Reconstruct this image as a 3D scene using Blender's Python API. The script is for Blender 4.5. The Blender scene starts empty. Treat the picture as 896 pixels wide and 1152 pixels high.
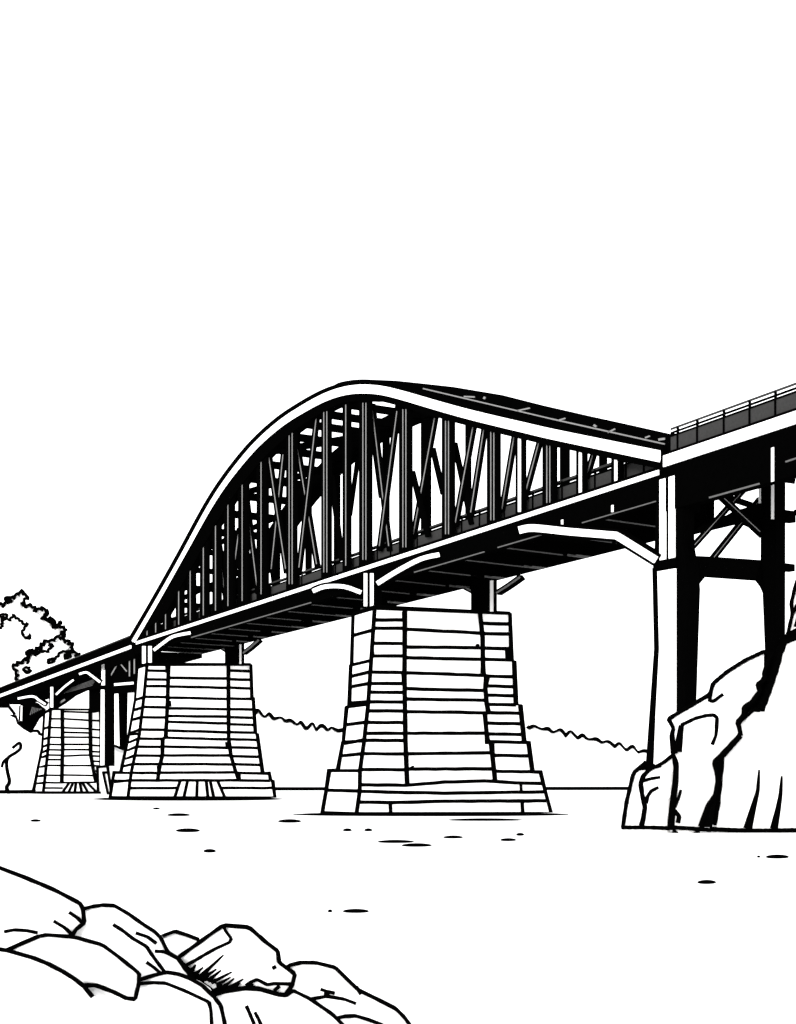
import bpy, bmesh, math, random
from mathutils import Vector
from mathutils.geometry import delaunay_2d_cdt, intersect_line_plane

random.seed(4)
C = bpy.context.scene.collection
FPX, CX, HY, H = 1400.0, 448.0, 866.0, 4.0      # focal length (px of an 896 px wide frame), centre, horizon row, eye height

# ------------------------------------------------------------------ world places
def P(px, py, Y):
    return Vector(((px - CX) / FPX * Y, Y, H - (py - HY) / FPX * Y))
def W(px, py, z=0.0):                            # point on a level sheet
    Y = (H - z) * FPX / (py - HY)
    return Vector(((px - CX) / FPX * Y, Y, z))
VPX, K = -292.0, 84000.0
D = Vector(((VPX - CX) / FPX, 1, 0)).normalized()        # along the bridge, away from the eye
N = Vector((D.y, -D.x, 0))                               # across the bridge
Y0 = K / (750 - VPX)
O = Vector(((750 - CX) / FPX * Y0, Y0, 0))
BW = 11.0                                                # deck width
def B(px, py, v=0.0):                                    # point of the upright plane v metres across the bridge
    r = Vector(((px - CX) / FPX, 1, -(py - HY) / FPX))
    t = (O.dot(N) + v) / r.dot(N)
    return Vector((0, 0, H)) + r * t
def U(px, v=0.0):
    return (B(px, HY, v) - O).dot(D)
def BP(u, v, z):
    q = O + D * u + N * v
    return Vector((q.x, q.y, z))

# ------------------------------------------------------------------ materials
def material(name, a, b, scale, rough=0.9):
    m = bpy.data.materials.new(name); m.use_nodes = True
    nt = m.node_tree; bs = nt.nodes['Principled BSDF']
    n = nt.nodes.new('ShaderNodeTexNoise'); n.inputs['Scale'].default_value = scale; n.inputs['Detail'].default_value = 4
    tc = nt.nodes.new('ShaderNodeTexCoord'); nt.links.new(tc.outputs['Object'], n.inputs['Vector'])
    r = nt.nodes.new('ShaderNodeValToRGB'); r.color_ramp.elements[0].color = (*a, 1); r.color_ramp.elements[1].color = (*b, 1)
    nt.links.new(n.outputs['Fac'], r.inputs['Fac']); nt.links.new(r.outputs['Color'], bs.inputs['Base Color'])
    bs.inputs['Roughness'].default_value = rough; bs.inputs['Specular IOR Level'].default_value = 0.0
    return m
g3 = lambda x: (x, x, x)
WHITE = material('white_stone', g3(.78), g3(.84), 1.5)
PAINT = material('white_paint', g3(.82), g3(.85), 2.0)
WATER = material('pale_water', g3(.80), g3(.84), .2)
LEAF = material('pale_foliage', g3(.78), g3(.84), .6)
INK = material('black_paint_and_shade', g3(.0003), g3(.0006), 3.0)  # black steel and line work, also shade drawn as solid black
PALE = material('grey_highlight_line', g3(.12), g3(.19), 2.5)  # highlights on the black steel, put in as pale grey
MESH = material('grey_wire_mesh', g3(.020), g3(.032), 6.0)
DIM = material('dull_grey_line', g3(.05), g3(.10), 2.0)
MATS = [WHITE, INK, PALE, MESH, PAINT, WATER, LEAF, DIM]
MI = {m.name: i for i, m in enumerate(MATS)}
wh, bk, pl, me, pt, wa, lf, dm = range(8)

# ------------------------------------------------------------------ mesh building
class MB:
    def __init__(s): s.v = []; s.f = []; s.m = []
    def add(s, vs, fs, mat):
        k = len(s.v); s.v += [tuple(p) for p in vs]
        for f in fs: s.f.append([i + k for i in f]); s.m.append(mat)
        return s
    def prism(s, front, back, mat, side=None):
        n = len(front); vs = list(front) + list(back)
        s.add(vs, [list(range(n)), list(range(2 * n - 1, n - 1, -1))], mat)
        k = len(s.v) - 2 * n
        for i in range(n):
            j = (i + 1) % n
            s.f.append([k + i, k + i + n, k + j + n, k + j]); s.m.append(mat if side is None else side)
        return s
    def bar(s, a, b, w, d, mat):                  # w, d: full-size vectors
        q = [(-.5, -.5), (.5, -.5), (.5, .5), (-.5, .5)]
        return s.prism([a + w * x + d * y for x, y in q], [b + w * x + d * y for x, y in q], mat)
    def tube(s, pts, rad, mat, n=6):
        if len(pts) < 2: return s
        rad = rad if isinstance(rad, (list, tuple)) else [rad] * len(pts)
        vs = []; fs = []; up = None
        for i, p in enumerate(pts):
            a = pts[max(i - 1, 0)]; b = pts[min(i + 1, len(pts) - 1)]
            t = (b - a)
            if t.length < 1e-9: t = Vector((1, 0, 0))
            t.normalize()
            if up is None: up = Vector((0, 0, 1)) if abs(t.z) < .9 else Vector((0, 1, 0))
            x = up.cross(t)
            if x.length < 1e-6: x = Vector((1, 0, 0)).cross(t)
            x.normalize(); y = t.cross(x); up = y
            k = 1.0
            if 0 < i < len(pts) - 1:
                c = (pts[i] - a).normalized().dot((b - pts[i]).normalized())
                k = min(1 / max(math.sqrt(max((1 + c) / 2, .05)), .01), 1.6)
            for j in range(n):
                w = 2 * math.pi * j / n
                vs.append(p + (x * math.cos(w) + y * math.sin(w)) * rad[i] * k)
        for i in range(len(pts) - 1):
            for j in range(n):
                fs.append([i * n + j, i * n + (j + 1) % n, (i + 1) * n + (j + 1) % n, (i + 1) * n + j])
        fs.append(list(range(n))[::-1]); fs.append([(len(pts) - 1) * n + j for j in range(n)])
        return s.add(vs, fs, mat)
    def build(s, name, parent=None, origin=None):
        o0 = Vector(origin) if origin is not None else Vector((0, 0, 0))
        used = sorted(set(s.m)); rem = {u: i for i, u in enumerate(used)}
        mesh = bpy.data.meshes.new(name)
        mesh.from_pydata([tuple(Vector(p) - o0) for p in s.v], [], s.f); 
        for u in used: mesh.materials.append(MATS[u])
        for p, m in zip(mesh.polygons, s.m): p.material_index = rem[m]
        bm = bmesh.new(); bm.from_mesh(mesh); bmesh.ops.recalc_face_normals(bm, faces=bm.faces); bm.to_mesh(mesh); bm.free()
        o = bpy.data.objects.new(name, mesh); C.objects.link(o)
        if parent is not None:
            o.parent = parent
            o.location = o0 - base_of(parent)
        else: o.location = o0
        return o
def base_of(o):
    p = Vector((0, 0, 0))
    while o is not None: p += Vector(o.location); o = o.parent
    return p
def tag(o, label=None, cat=None, group=None, kind=None):
    if label: o['label'] = label
    if cat: o['category'] = cat
    if group: o['group'] = group
    if kind: o['kind'] = kind
    return o
def thing(name, loc, label, cat, group=None):
    o = bpy.data.objects.new(name, None); C.objects.link(o); o.location = loc
    o.empty_display_size = .5
    return tag(o, label, cat, group)

def resample(pts, step):
    out = [pts[0]]
    for a, b in zip(pts, pts[1:]):
        n = max(1, int(math.hypot(b[0] - a[0], b[1] - a[1]) / step))
        for i in range(1, n + 1):
            t = i / n; out.append((a[0] + (b[0] - a[0]) * t, a[1] + (b[1] - a[1]) * t))
    return out
def smooth(pts, n=6):                              # Catmull-Rom through 2-D points
    q = [pts[0]] + list(pts) + [pts[-1]]; out = []
    for i in range(1, len(q) - 2):
        a, b, c, d = q[i - 1:i + 3]
        for k in range(n):
            t = k / n
            out.append(tuple(.5 * (2 * b[j] + (c[j] - a[j]) * t + (2 * a[j] - 5 * b[j] + 4 * c[j] - d[j]) * t * t + (3 * b[j] - a[j] - 3 * c[j] + d[j]) * t ** 3) for j in range(len(b))))
    out.append(tuple(pts[-1])); return out
def offset(pts, ds):                               # ds: signed distance per point, to the left of travel in image space
    out = []
    for i, p in enumerate(pts):
        a = pts[max(i - 1, 0)]; b = pts[min(i + 1, len(pts) - 1)]
        tx, ty = b[0] - a[0], b[1] - a[1]; L = math.hypot(tx, ty) or 1
        d = ds[i] if isinstance(ds, (list, tuple)) else ds
        out.append((p[0] + ty / L * d, p[1] - tx / L * d))
    return out
def lerp_at(poly, x):                              # y of a polyline at x
    for a, b in zip(poly, poly[1:]):
        if min(a[0], b[0]) <= x <= max(a[0], b[0]) and a[0] != b[0]:
            return a[1] + (b[1] - a[1]) * (x - a[0]) / (b[0] - a[0])
    return poly[0][1] if abs(x - poly[0][0]) < abs(x - poly[-1][0]) else poly[-1][1]

# ---- a solid, rounded body with dark creases: rock, crown, hill
def dist_seg(p, a, b):
    vx, vy = b[0] - a[0], b[1] - a[1]; L = vx * vx + vy * vy
    t = 0 if L == 0 else max(0, min(1, ((p[0] - a[0]) * vx + (p[1] - a[1]) * vy) / L))
    return math.hypot(p[0] - a[0] - vx * t, p[1] - a[1] - vy * t)
def inside(p, poly):
    r = False; j = len(poly) - 1
    for i in range(len(poly)):
        a, b = poly[i], poly[j]
        if (a[1] > p[1]) != (b[1] > p[1]) and p[0] < (b[0] - a[0]) * (p[1] - a[1]) / (b[1] - a[1]) + a[0]: r = not r
        j = i
    return r
def body(outline, Y, front, back, edges=None, lines=(), fills=(), mat=wh, wpx=4.4, step=None, facet=0.0, dark=bk):
    mb = MB()
    xs = [p[0] for p in outline]; ys = [p[1] for p in outline]
    ext = min(max(xs) - min(xs), max(ys) - min(ys)); R = ext * .42
    step = step or max(ext / 9, 3)
    def hgt(p):
        if not inside(p, outline): return 0.0
        d = min(dist_seg(p, outline[i], outline[i - 1]) for i in range(len(outline)))
        t = min(d / R, 1); return math.sqrt(1 - (1 - t) ** 2)
    ring = resample(list(outline) + [outline[0]], step)[:-1]
    pts = list(ring)
    rnd = random.Random(int(xs[0] * 7 + ys[0] * 13))
    y = min(ys) + step / 2
    while y < max(ys):
        x = min(xs) + step / 2
        while x < max(xs):
            q = (x + rnd.uniform(-.3, .3) * step, y + rnd.uniform(-.3, .3) * step)
            if inside(q, outline) and min(dist_seg(q, outline[i], outline[i - 1]) for i in range(len(outline))) > step * .35: pts.append(q)
            x += step
        y += step
    nr = len(ring)
    vs, _, fs, *_ = delaunay_2d_cdt([Vector(p) for p in pts], [(i, (i + 1) % nr) for i in range(nr)], [], 1, 1e-5)
    n = len(vs); front_v = []; back_v = []
    for q in vs:
        q = (q.x, q.y); h = hgt(q)
        jit = rnd.uniform(-facet, facet) if h > .3 else 0
        front_v.append(P(q[0], q[1], Y - front * h + jit * front))
        back_v.append(P(q[0], q[1], Y) + Vector((0, back * h, 0)))
    mb.add(front_v, [list(f) for f in fs], mat)
    # the rear sheet shares the rim, so the body is closed
    k = len(mb.v) - n; rim = [i for i, q in enumerate(vs) if hgt((q.x, q.y)) < 1e-3]
    idx = {}
    for i in range(n):
        if i in rim: idx[i] = k + i
        else: mb.v.append(tuple(back_v[i])); idx[i] = len(mb.v) - 1
    for f in fs: mb.f.append([idx[i] for i in reversed(f)]); mb.m.append(mat)
    def stroke(pts2, w):
        pts2 = list(pts2)
        if len(pts2) > 2 and Y < 100:                 # round the kinks a little
            ch = [pts2[0]]
            for a, b in zip(pts2, pts2[1:]):
                ch += [(a[0] * .9 + b[0] * .1, a[1] * .9 + b[1] * .1), (a[0] * .1 + b[0] * .9, a[1] * .1 + b[1] * .9)]
            pts2 = ch + [pts2[-1]]
        pts2 = resample(pts2, 5 if Y < 50 else 3); m = len(pts2); q = []; rr = []
        w0, w1 = (w if isinstance(w, tuple) else (w, w))
        for i, p in enumerate(pts2):
            t = i / max(m - 1, 1); ww = w0 + (w1 - w0) * t
            ww = (ww + .7) * (1 + .08 * math.sin(i * .7 + p[0]))
            hh = max(hgt((p[0] + dx * ww * .6, p[1] + dy * ww * .6)) for dx, dy in ((0, 0), (1, 0), (-1, 0), (0, 1), (0, -1)))
            Yq = Y - front * hh - front * facet * .5 * min(1, hh * 2)
            q.append(P(p[0], p[1], Yq)); rr.append(ww / 2 * Yq / FPX)
        mb.tube(q, rr, dark, 6)
    if edges is None: edges = [list(outline) + [outline[0]]]
    for e in edges: stroke(e[0], e[1]) if isinstance(e, tuple) else stroke(e, wpx)
    for l in lines: stroke(l[0], l[1]) if isinstance(l, tuple) else stroke(l, wpx * .85)
    for f in fills:
        ff = [P(p[0], p[1], Y - front * hgt(p) - front * facet * .6 - .001 * Y) for p in f]
        mb.prism(ff, [p + Vector((0, .0015 * Y, 0)) for p in ff], dark)
    return mb

# ================================================================== SETTING
mb = MB()
mb.add([(-1500, -60, 0), (1500, -60, 0), (1500, 4000, 0), (-1500, 4000, 0)], [[0, 1, 2, 3]], wa)
water = mb.build('water'); tag(water, 'still pale river with a few short dark ripples', kind='structure')
def ripple(x0, x1, y, th):
    a, b = W(x0, y, .02), W(x1, y, .02); hw = th / 2 * 1.08; n = 17
    top, bot = [], []
    for i in range(n):
        t = i / (n - 1); s = max(math.sin(math.pi * t) ** .4, .15) * hw
        x = x0 + (x1 - x0) * t; yy = y - .4 * math.sin(t * 3)
        top.append(W(x, yy - s, .02)); bot.append(W(x, yy + s, .02))
    poly = top + bot[::-1]
    MB().prism(poly, [p - Vector((0, 0, .012)) for p in poly], bk).build('ripple', water, origin=poly[0])
for r in [(34, 46, 923.5, 2.6), (172, 180, 910, 2), (188, 214, 917, 3), (198, 225, 934.5, 4), (229, 243, 957.5, 3.6), (313, 339, 924, 3.6),
          (386, 396, 934, 3), (410, 419, 934, 3), (425, 466, 947, 3.2), (452, 486, 951, 3.6), (499, 521, 942, 3), (504, 588, 922.5, 2.6),
          (563, 581, 945, 3), (581, 590, 939, 3), (369, 374, 1025, 2.6), (386, 415, 1025, 3.8), (785, 806, 992.5, 4), (852, 856, 964, 2),
          (862, 888, 964, 4), (330, 640, 916.3, 4.4), (104, 318, 899, 4.2)]:
    ripple(*r)

mb = MB()                                                             # far bank
sh = [(-160, 893), (45, 893), (110, 891.5), (310, 889.5), (705, 889), (1000, 888.5)]
sh = resample(sh, 25); a = [W(*p, 0) for p in sh]
rows = [[q - Vector((0, 0, .5)) for q in a], [q + Vector((0, 1.5, .6)) for q in a], [q + Vector((0, 25, 1.6)) for q in a], [Vector((q.x * 3, 700, 2.5)) for q in a]]
n = len(a)
for r0, r1 in zip(rows, rows[1:]):
    mb.add(r0 + r1, [[i, i + 1, n + i + 1, n + i] for i in range(n - 1)], wh)
mb.tube([q + Vector((0, -.3, .3)) for q in a], [2.5 * q.y / FPX for q in a], bk)
tag(mb.build('far_bank'), kind='structure')

# ridge of trees across the river
def wavy(pts, amp, wl, seed):
    rnd = random.Random(seed); out = []; ph = 0
    pts = resample(pts, .9)
    for i, p in enumerate(pts):
        ph += .9 / wl * 2 * math.pi * rnd.uniform(.85, 1.15)
        out.append((p[0] + .25 * amp * math.cos(ph * .7), p[1] + amp * math.sin(ph) * (.65 + .35 * math.sin(i * .09 + seed))))
    return out
ridge = wavy([(284, 801), (300, 805), (345, 817), (392, 823)], 3.0, 12, 1) + wavy([(396, 822), (480, 817), (560, 812), (588, 817)], 3, 13, 2) + wavy([(592, 817), (640, 826), (690, 838), (730, 848)], 2.8, 14, 3)
mb = MB(); top = [P(p[0], p[1], 300) for p in ridge]; n = len(top)
fr = [Vector((p.x, 262 + 3 * math.sin(i * .2), 1.2)) for i, p in enumerate(top)]; mid = [(p + q) / 2 + Vector((0, -1, -.5)) for p, q in zip(top, fr)]
bkr = [Vector((p.x, 345, 1.2)) for p in top]
for r0, r1 in ((fr, mid), (mid, top), (top, bkr)): mb.add(r0 + r1, [[i, i + 1, n + i + 1, n + i] for i in range(n - 1)], lf)
cut1, cut2 = P(395, 800, 300).x, P(590, 800, 300).x
for part in ([p for p in top if p.x < cut1], [p for p in top if p.x > cut2]):
    mb.tube([p + Vector((0, -1.5, .1)) for p in part], [2.15 * 300 / FPX * (1 + .2 * math.sin(i * .3)) for i in range(len(part))], bk)
tag(mb.build('treeline'), 'distant wooded ridge with a wavy tree top line beyond the river', 'woodland', kind='stuff')

# mound on the left bank
hill = body([(-70, 896), (-70, 850), (40, 846), (100, 841), (122, 839), (137, 842), (150, 846), (172, 862), (180, 896)], 243, 4, 60,
            edges=[], lines=[([(121, 839), (130, 839.5), (139, 843), (146, 842)], 2.6)], mat=wh)
tag(hill.build('hill'), kind='structure')

# near bank, under the boulders
mb = MB(); prof = [(-30, 1.0), (9, 1.15), (13.2, 1.1), (14.5, .5), (16.5, -.6)]; xs = [-60 + 6 * i for i in range(21)]
vs = [Vector((x, y + .25 * math.sin(x * 1.3 + j), z + .08 * math.sin(x * .9 + 2 * j))) for j, (y, z) in enumerate(prof) for x in xs]; m = len(xs)
mb.add(vs, [[j * m + i, j * m + i + 1, (j + 1) * m + i + 1, (j + 1) * m + i] for j in range(len(prof) - 1) for i in range(m - 1)], wh)
tag(mb.build('near_bank'), kind='structure')

# ================================================================== STONE PIERS
def pier(levels, tops, bots, Ybase, quoins, joints, side, extra, loc_px, label, lw, far_shift=1.0):
    """levels: (Lx, Cx, Cy, Rx, dLy) rows; corner C, right end R, left rear L."""
    (Yc1, Yr1, Yl1), (Yc0, Yr0, Yl0) = tops, bots
    t0, t1 = levels[0][2], levels[-1][2]
    ct, cb, rt = P(levels[0][1], t0, Yc1), P(levels[-1][1], t1, Yc0), P(levels[0][3], t0 + levels[0][5], Yr1)
    nrm = (cb - ct).cross(rt - ct).normalized()
    if nrm.y > 0: nrm = -nrm
    def F(px, py, out=0.0):
        r = P(px, py, 1.0) - Vector((0, 0, H))
        t = (ct - Vector((0, 0, H))).dot(nrm) / r.dot(nrm)
        return Vector((0, 0, H)) + r * t + nrm * out
    root = thing('stone_pier', P(loc_px, t1, Yc0 + 5) * Vector((1, 1, 0)) if False else Vector((P(loc_px, t1, Yc0 + 5).x, Yc0 + 5, 0)), label, 'pier', 'stone piers in the river')
    mb = MB(); rows = []
    for Lx, Cx_, Cy, Rx, dl, dr in levels:
        t = (Cy - t0) / (t1 - t0)
        c = F(Cx_, Cy); r = F(Rx, Cy + dr)
        l = P(Lx, Cy + dl, Yl1 + (Yl0 - Yl1) * t); l.z = c.z
        b = r + (l - c) * 1.05; b.z = r.z
        rows.append([c, r, b, l])
    if rows[-1][0].z > -.3:
        rows.append([Vector((p.x, p.y, -1.0)) for p in rows[-1]])
    for q0, q1 in zip(rows, rows[1:]):
        mb.add(q0 + q1, [[i, (i + 1) % 4, 4 + (i + 1) % 4, 4 + i] for i in range(4)], wh)
    mb.add(rows[0], [[0, 1, 2, 3]], wh); mb.add(rows[-1], [[3, 2, 1, 0]], wh)
    def ink(pts, w=lw, j=True):
        pts = resample(pts, 10); q = [F(p[0], p[1] + (random.uniform(-.2, .2) if j else 0), .01) for p in pts]
        mb.tube(q, [w / 2 * p.y / FPX * random.uniform(.95, 1.06) for p in q], bk)
    # outer edges
    nl = len(levels)
    wl = lw * 1.05
    rr = lambda q: wl / 2 * q.y / FPX
    for k in (0, 1, 3):
        e = [r[k] for r in rows[:nl]]
        mb.tube(e, [rr(q) * (1.3 if k == 3 else 1) for q in e], bk)
    mb.tube([rows[0][3], rows[0][0], rows[0][1]], [rr(rows[0][0])] * 3, bk)
    mb.tube([rows[nl - 1][3], rows[nl - 1][0], rows[nl - 1][1]], [rr(rows[0][0]) * 1.2] * 3, bk)
    for i in range(1, nl):                        # ledges
        if abs(levels[i][2] - levels[i - 1][2]) < 1.5:
            mb.tube([rows[i][3], rows[i][0]], rr(rows[i][0]) * .9, bk)
    C_ = [(l[1], l[2]) for l in levels]; R_ = [(l[3], l[2] + l[5]) for l in levels]
    def xat(poly, y):
        return lerp_at([(b, a) for a, b in poly], y)
    ql, qr = quoins
    ink(ql, lw * 1.25); ink(qr, lw * 1.25)
    for y in joints[0]: ink([(xat(C_, y), y), (xat(ql, y) + 1, y + .3)])
    for y in joints[1]:
        ya, yb = y if isinstance(y, tuple) else (y, y + .8)
        ink([(xat(ql, ya), ya), (xat(qr, yb), yb)])
    for y in joints[2]: ink([(xat(qr, y), y - .2), (xat(R_, y) - .5, y + .6)])
    for pts in extra: ink(pts[0], pts[1]) if isinstance(pts, tuple) else ink(pts)
    body_o = None
    for yl, yc in side:
        t = (yc - t0) / (t1 - t0)
        c = F(xat(C_, yc), yc, .02)
        Lx = xat([(l[0], l[2]) for l in levels], yc); l = P(Lx, yl, Yl1 + (Yl0 - Yl1) * t)
        o = (Vector((0, 0, H)) - c).normalized() * .12
        mb.tube([c + o, l + o], lw / 2 * c.y / FPX, bk)
    mb.build('shaft', root, origin=root.location)
    return root

stub = lambda x, y0, y1, w: ([(x, y0), (x + .6, y1)], w)
pierA = pier([(398.5, 421.7, 683.5, 574, 7, 6.5), (397, 417.7, 742.5, 575.5, 5, 1), (396, 417.7, 743.2, 578.5, 5, 1), (394.5, 414.3, 791.8, 580.6, 1.5, 1), (391.5, 414.3, 792.4, 585.5, 1.5, 1),
       (387.5, 409.8, 833, 589.8, 4, 1), (387, 409.8, 833.6, 594.5, 4, 1), (381.5, 405.2, 866.5, 599, 0, 1), (371.5, 405.2, 867.1, 608, 0, 1), (368, 404.8, 890, 613.5, -1, 0), (363.5, 401, 917, 620.5, -2, -1)],
      (116.5, 120.8, 121.5), (109.8, 112.0, 114.3), 0,
      ([(455.5, 685), (455, 760), (456, 830), (458, 882)], [(540, 690), (543, 718), (543.5, 759.5), (548, 760.5), (546, 774), (547.5, 792), (549.5, 801), (545.5, 803.5), (548.5, 836), (553, 837), (554.5, 855), (557, 878)]),
      ([697.5, 706.8, 724, 738, 756.4, 769, 779, 789.6, 799.7, 812.8, 825, 833, 848, 865.8],
       [(708, 712.5), (728, 729), (740, 742), (757, 760), (775, 777), (786.5, 788), (800.7, 802), (825, 825), (848, 847), (865.4, 865)],
       [701.6, 713, 729.4, 742, 761, 772, 782.4, 792.6, 802, 813.8, 826, 834.8, 850, 868]),
      [(715, 709), (761, 756), (772.7, 769), (791, 789.6), (815.5, 812.6), (837, 832.4), (850.5, 848), (889, 890)],
      [[(405, 883), (455, 883.5), (500, 880), (545, 878.5), (580, 881), (609, 881.5)], [(404, 890.5), (500, 892.5), (612, 891)], [(402.5, 902.5), (440, 903), (500, 901.5), (614, 901)],
       stub(439, 904, 916, 4.5), stub(586, 882, 891, 4), stub(587.5, 902, 915, 4.5), stub(463, 862.5, 864, 6), stub(537, 725, 728, 5), stub(418.5, 727, 738, 5), stub(571, 731, 741, 7), stub(454, 758, 770, 6), stub(454.5, 689, 699, 6)],
      490, 'large pale stone pier with a stepped wide foot, nearest and tallest of the piers', 4.7)
pierB = pier([(155.7, 165.5, 747.6, 282.5, 1.2, 0), (153, 162, 784.3, 283.5, 2, 0), (153, 161.8, 785, 285, 2, 0), (146, 157, 825, 287.5, 3, 0), (146, 157, 825.6, 289.5, 3, 0), (137, 147.7, 869, 295.5, 0, 0), (129, 147.7, 869.6, 303, 0, 0), (127.5, 146.5, 878, 304.5, 0, 0), (127.5, 146.3, 878.5, 307, 0, 0), (124.5, 144, 898, 309.5, 0, 0)],
      (180.5, 182, 186), (175, 176, 177.5), 0,
      ([(189.7, 748), (188.5, 790), (186.5, 829), (183, 832), (182.7, 850), (180, 861), (177.5, 877)], [(257, 748), (257.3, 831), (260, 851), (264.5, 866), (268.5, 877)]),
      ([754.6, 764.5, 772, 784, 795.6, 807, 821, 831, 840, 850, 859.6, 869.5, 878], [(762.5, 763.5), (772.5, 774), (785, 786.5), (797, 798), (805.5, 806.5), (812, 814), (822, 824), (830, 832), (840, 841.5), (850, 850), (859.6, 860), (869.5, 869), (878, 878)],
       [754.6, 764.5, 774, 786, 798, 807, 815, 824, 832, 841, 851, 860, 869.8, 878]),
      [(787.5, 784.5), (799, 796), (810, 807), (825, 821), (836, 831), (845, 840), (854.5, 850), (862.5, 859.6), (880, 878)],
      [[(145, 886.6), (199, 886.6)], [(249, 886.6), (307, 886.6)], [(202.6, 879), (196.7, 897)], [(211, 879), (207, 897)], [(222, 879), (221.4, 897)], [(232, 879), (234, 897)], [(236.6, 879), (240.5, 897)], [(245, 879), (253, 897)],
       stub(188, 749, 757, 5), stub(190.5, 789, 795, 4), stub(255, 835, 840, 4), stub(178, 862, 869, 4), stub(269, 870, 877, 4)],
      225, 'pale stone pier with a fan of upright slabs at its foot, standing in open water', 3.8)
pierC = pier([(50.8, 57, 798.7, 113, .8, 0), (48.4, 54.3, 840, 114, -1, 0), (43, 51.5, 866, 117, 0, 0), (40, 50, 881, 119, 0, 0), (37.5, 48.4, 892.5, 121, 0, 0)],
      (229, 230, 240), (204, 205, 206.5), 0,
      ([(70, 799.5), (70.5, 840), (69.5, 880)], [(101.5, 800), (102, 849), (105, 866), (108, 880)]),
      ([809, 819, 830, 838, 844, 850, 855, 861.6, 872.5, 881, 887], [(801, 802), (809, 811), (819, 820.5), (824.5, 825), (830, 830), (838, 838), (844, 844), (851, 850), (861.6, 862), (872.5, 873), (881, 880.5)],
       [811, 821, 830, 839, 846, 851, 857, 862, 868, 873, 880]),
      [(820, 818), (832, 830), (840.5, 838), (847, 844), (853, 850), (864, 861.6), (874, 872.5), (882, 881)],
      [[(78, 881), (70, 892)], [(82, 881), (77, 892)], [(85.5, 881), (84, 892)], [(90, 881), (92, 892)], [(93, 881), (99, 892)], [(98, 881), (108, 891)], stub(69, 872, 879, 3.5)],
      80, 'small far stone pier partly hidden by a steel trestle leg, under the low approach deck', 3.5)

# ================================================================== ARCHED TRUSS SPAN
span = thing('truss_bridge', BP(60, BW / 2, 0), 'black arched truss span with a white rim curving over the water on stone piers', 'bridge')
def plate(mb, poly, v, dv, mat, side=None):
    f = [B(p[0], p[1], v) for p in poly]
    return mb.prism(f, [q + N * dv for q in f], mat, side)
def stroke_poly(p0, p1, w):
    dx, dy = p1[0] - p0[0], p1[1] - p0[1]; L = math.hypot(dx, dy); nx, ny = -dy / L * w / 2, dx / L * w / 2
    return [(p0[0] + nx, p0[1] + ny), (p1[0] + nx, p1[1] + ny), (p1[0] - nx, p1[1] - ny), (p0[0] - nx, p0[1] - ny)]
def band(mb, pts, w, v, dv, mat, side=None):      # strip of given px width along a polyline, as a solid
    w = w if isinstance(w, (list, tuple)) else [w] * len(pts)
    A = offset(pts, [x / 2 for x in w]); Bq = offset(pts, [-x / 2 for x in w])
    for i in range(len(pts) - 1):
        pass
    n = len(pts)
    vs = []
    for a, b in zip(A, Bq):
        a3, b3 = B(a[0], a[1], v), B(b[0], b[1], v); vs += [a3, b3, b3 + N * dv, a3 + N * dv]
    fs = [[4 * i + k, 4 * i + (k + 1) % 4, 4 * i + 4 + (k + 1) % 4, 4 * i + 4 + k] for i in range(n - 1) for k in range(4)]
    ms = [mat if (k == 0 or side is None) else side for i in range(n - 1) for k in range(4)]
    k0 = len(mb.v); mb.v += [tuple(x) for x in vs]
    for f, m_ in zip(fs, ms): mb.f.append([i + k0 for i in f]); mb.m.append(m_)
    mb.f.append([k0 + i for i in (3, 2, 1, 0)]); mb.m.append(side if side is not None else mat)
    mb.f.append([k0 + 4 * (n - 1) + i for i in range(4)]); mb.m.append(side if side is not None else mat)
    return mb

rim = smooth([(150, 722), (178, 674), (205, 626), (228, 584), (241.5, 561), (255, 541), (270, 521.5), (286, 503), (303, 486.8), (321, 472.5), (340, 460.5), (357, 451), (372, 444.3), (388, 439.6), (404, 437.6),
              (420, 438), (434, 440), (452, 444.5), (471, 450), (500, 458.5), (527.5, 466), (560, 474), (590, 481), (620, 488), (680, 500.5), (744, 513.6)], 4)
rw = [4.2 if p[0] < 200 else 4.2 + (p[0] - 200) / 200 * 5.6 if p[0] < 400 else 9.8 + (p[0] - 400) / 344 * 3.2 for p in rim]
outer = [4.9 if p[0] < 380 else 6 for p in rim]
inner = [4.5 if p[0] < 165 else 13 if p[0] < 300 else 8 + max(0, 5 - (p[0] - 300) / 16) if p[0] < 420 else 7.5 for p in rim]
rib = MB()
cl = offset(rim, [(o - i) / 2 for o, i in zip(outer, inner)]); band(rib, cl, [w + o + i for w, o, i in zip(rw, outer, inner)], 0, 1.0, bk)
ribo = rib.build('arch_rib', span, origin=B(404, 437, 0))
mb = MB(); band(mb, rim, rw, -.08, .07, pt, bk); mb.build('white_rim', ribo)
# far rib: the same arch, a deck width away
def mirror(p, v):
    q = B(p[0], p[1], 0) + N * v; return (CX + q.x / q.y * FPX, HY - (q.z - H) / q.y * FPX)
frim = [mirror(p, BW) for p in rim]
farrib = MB(); band(farrib, offset(frim, 1), [19 if p[0] > 300 else 19 for p in frim], BW, 1.0, bk); farrib.build('arch_rib', span, origin=B(404, 437, BW))
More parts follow.
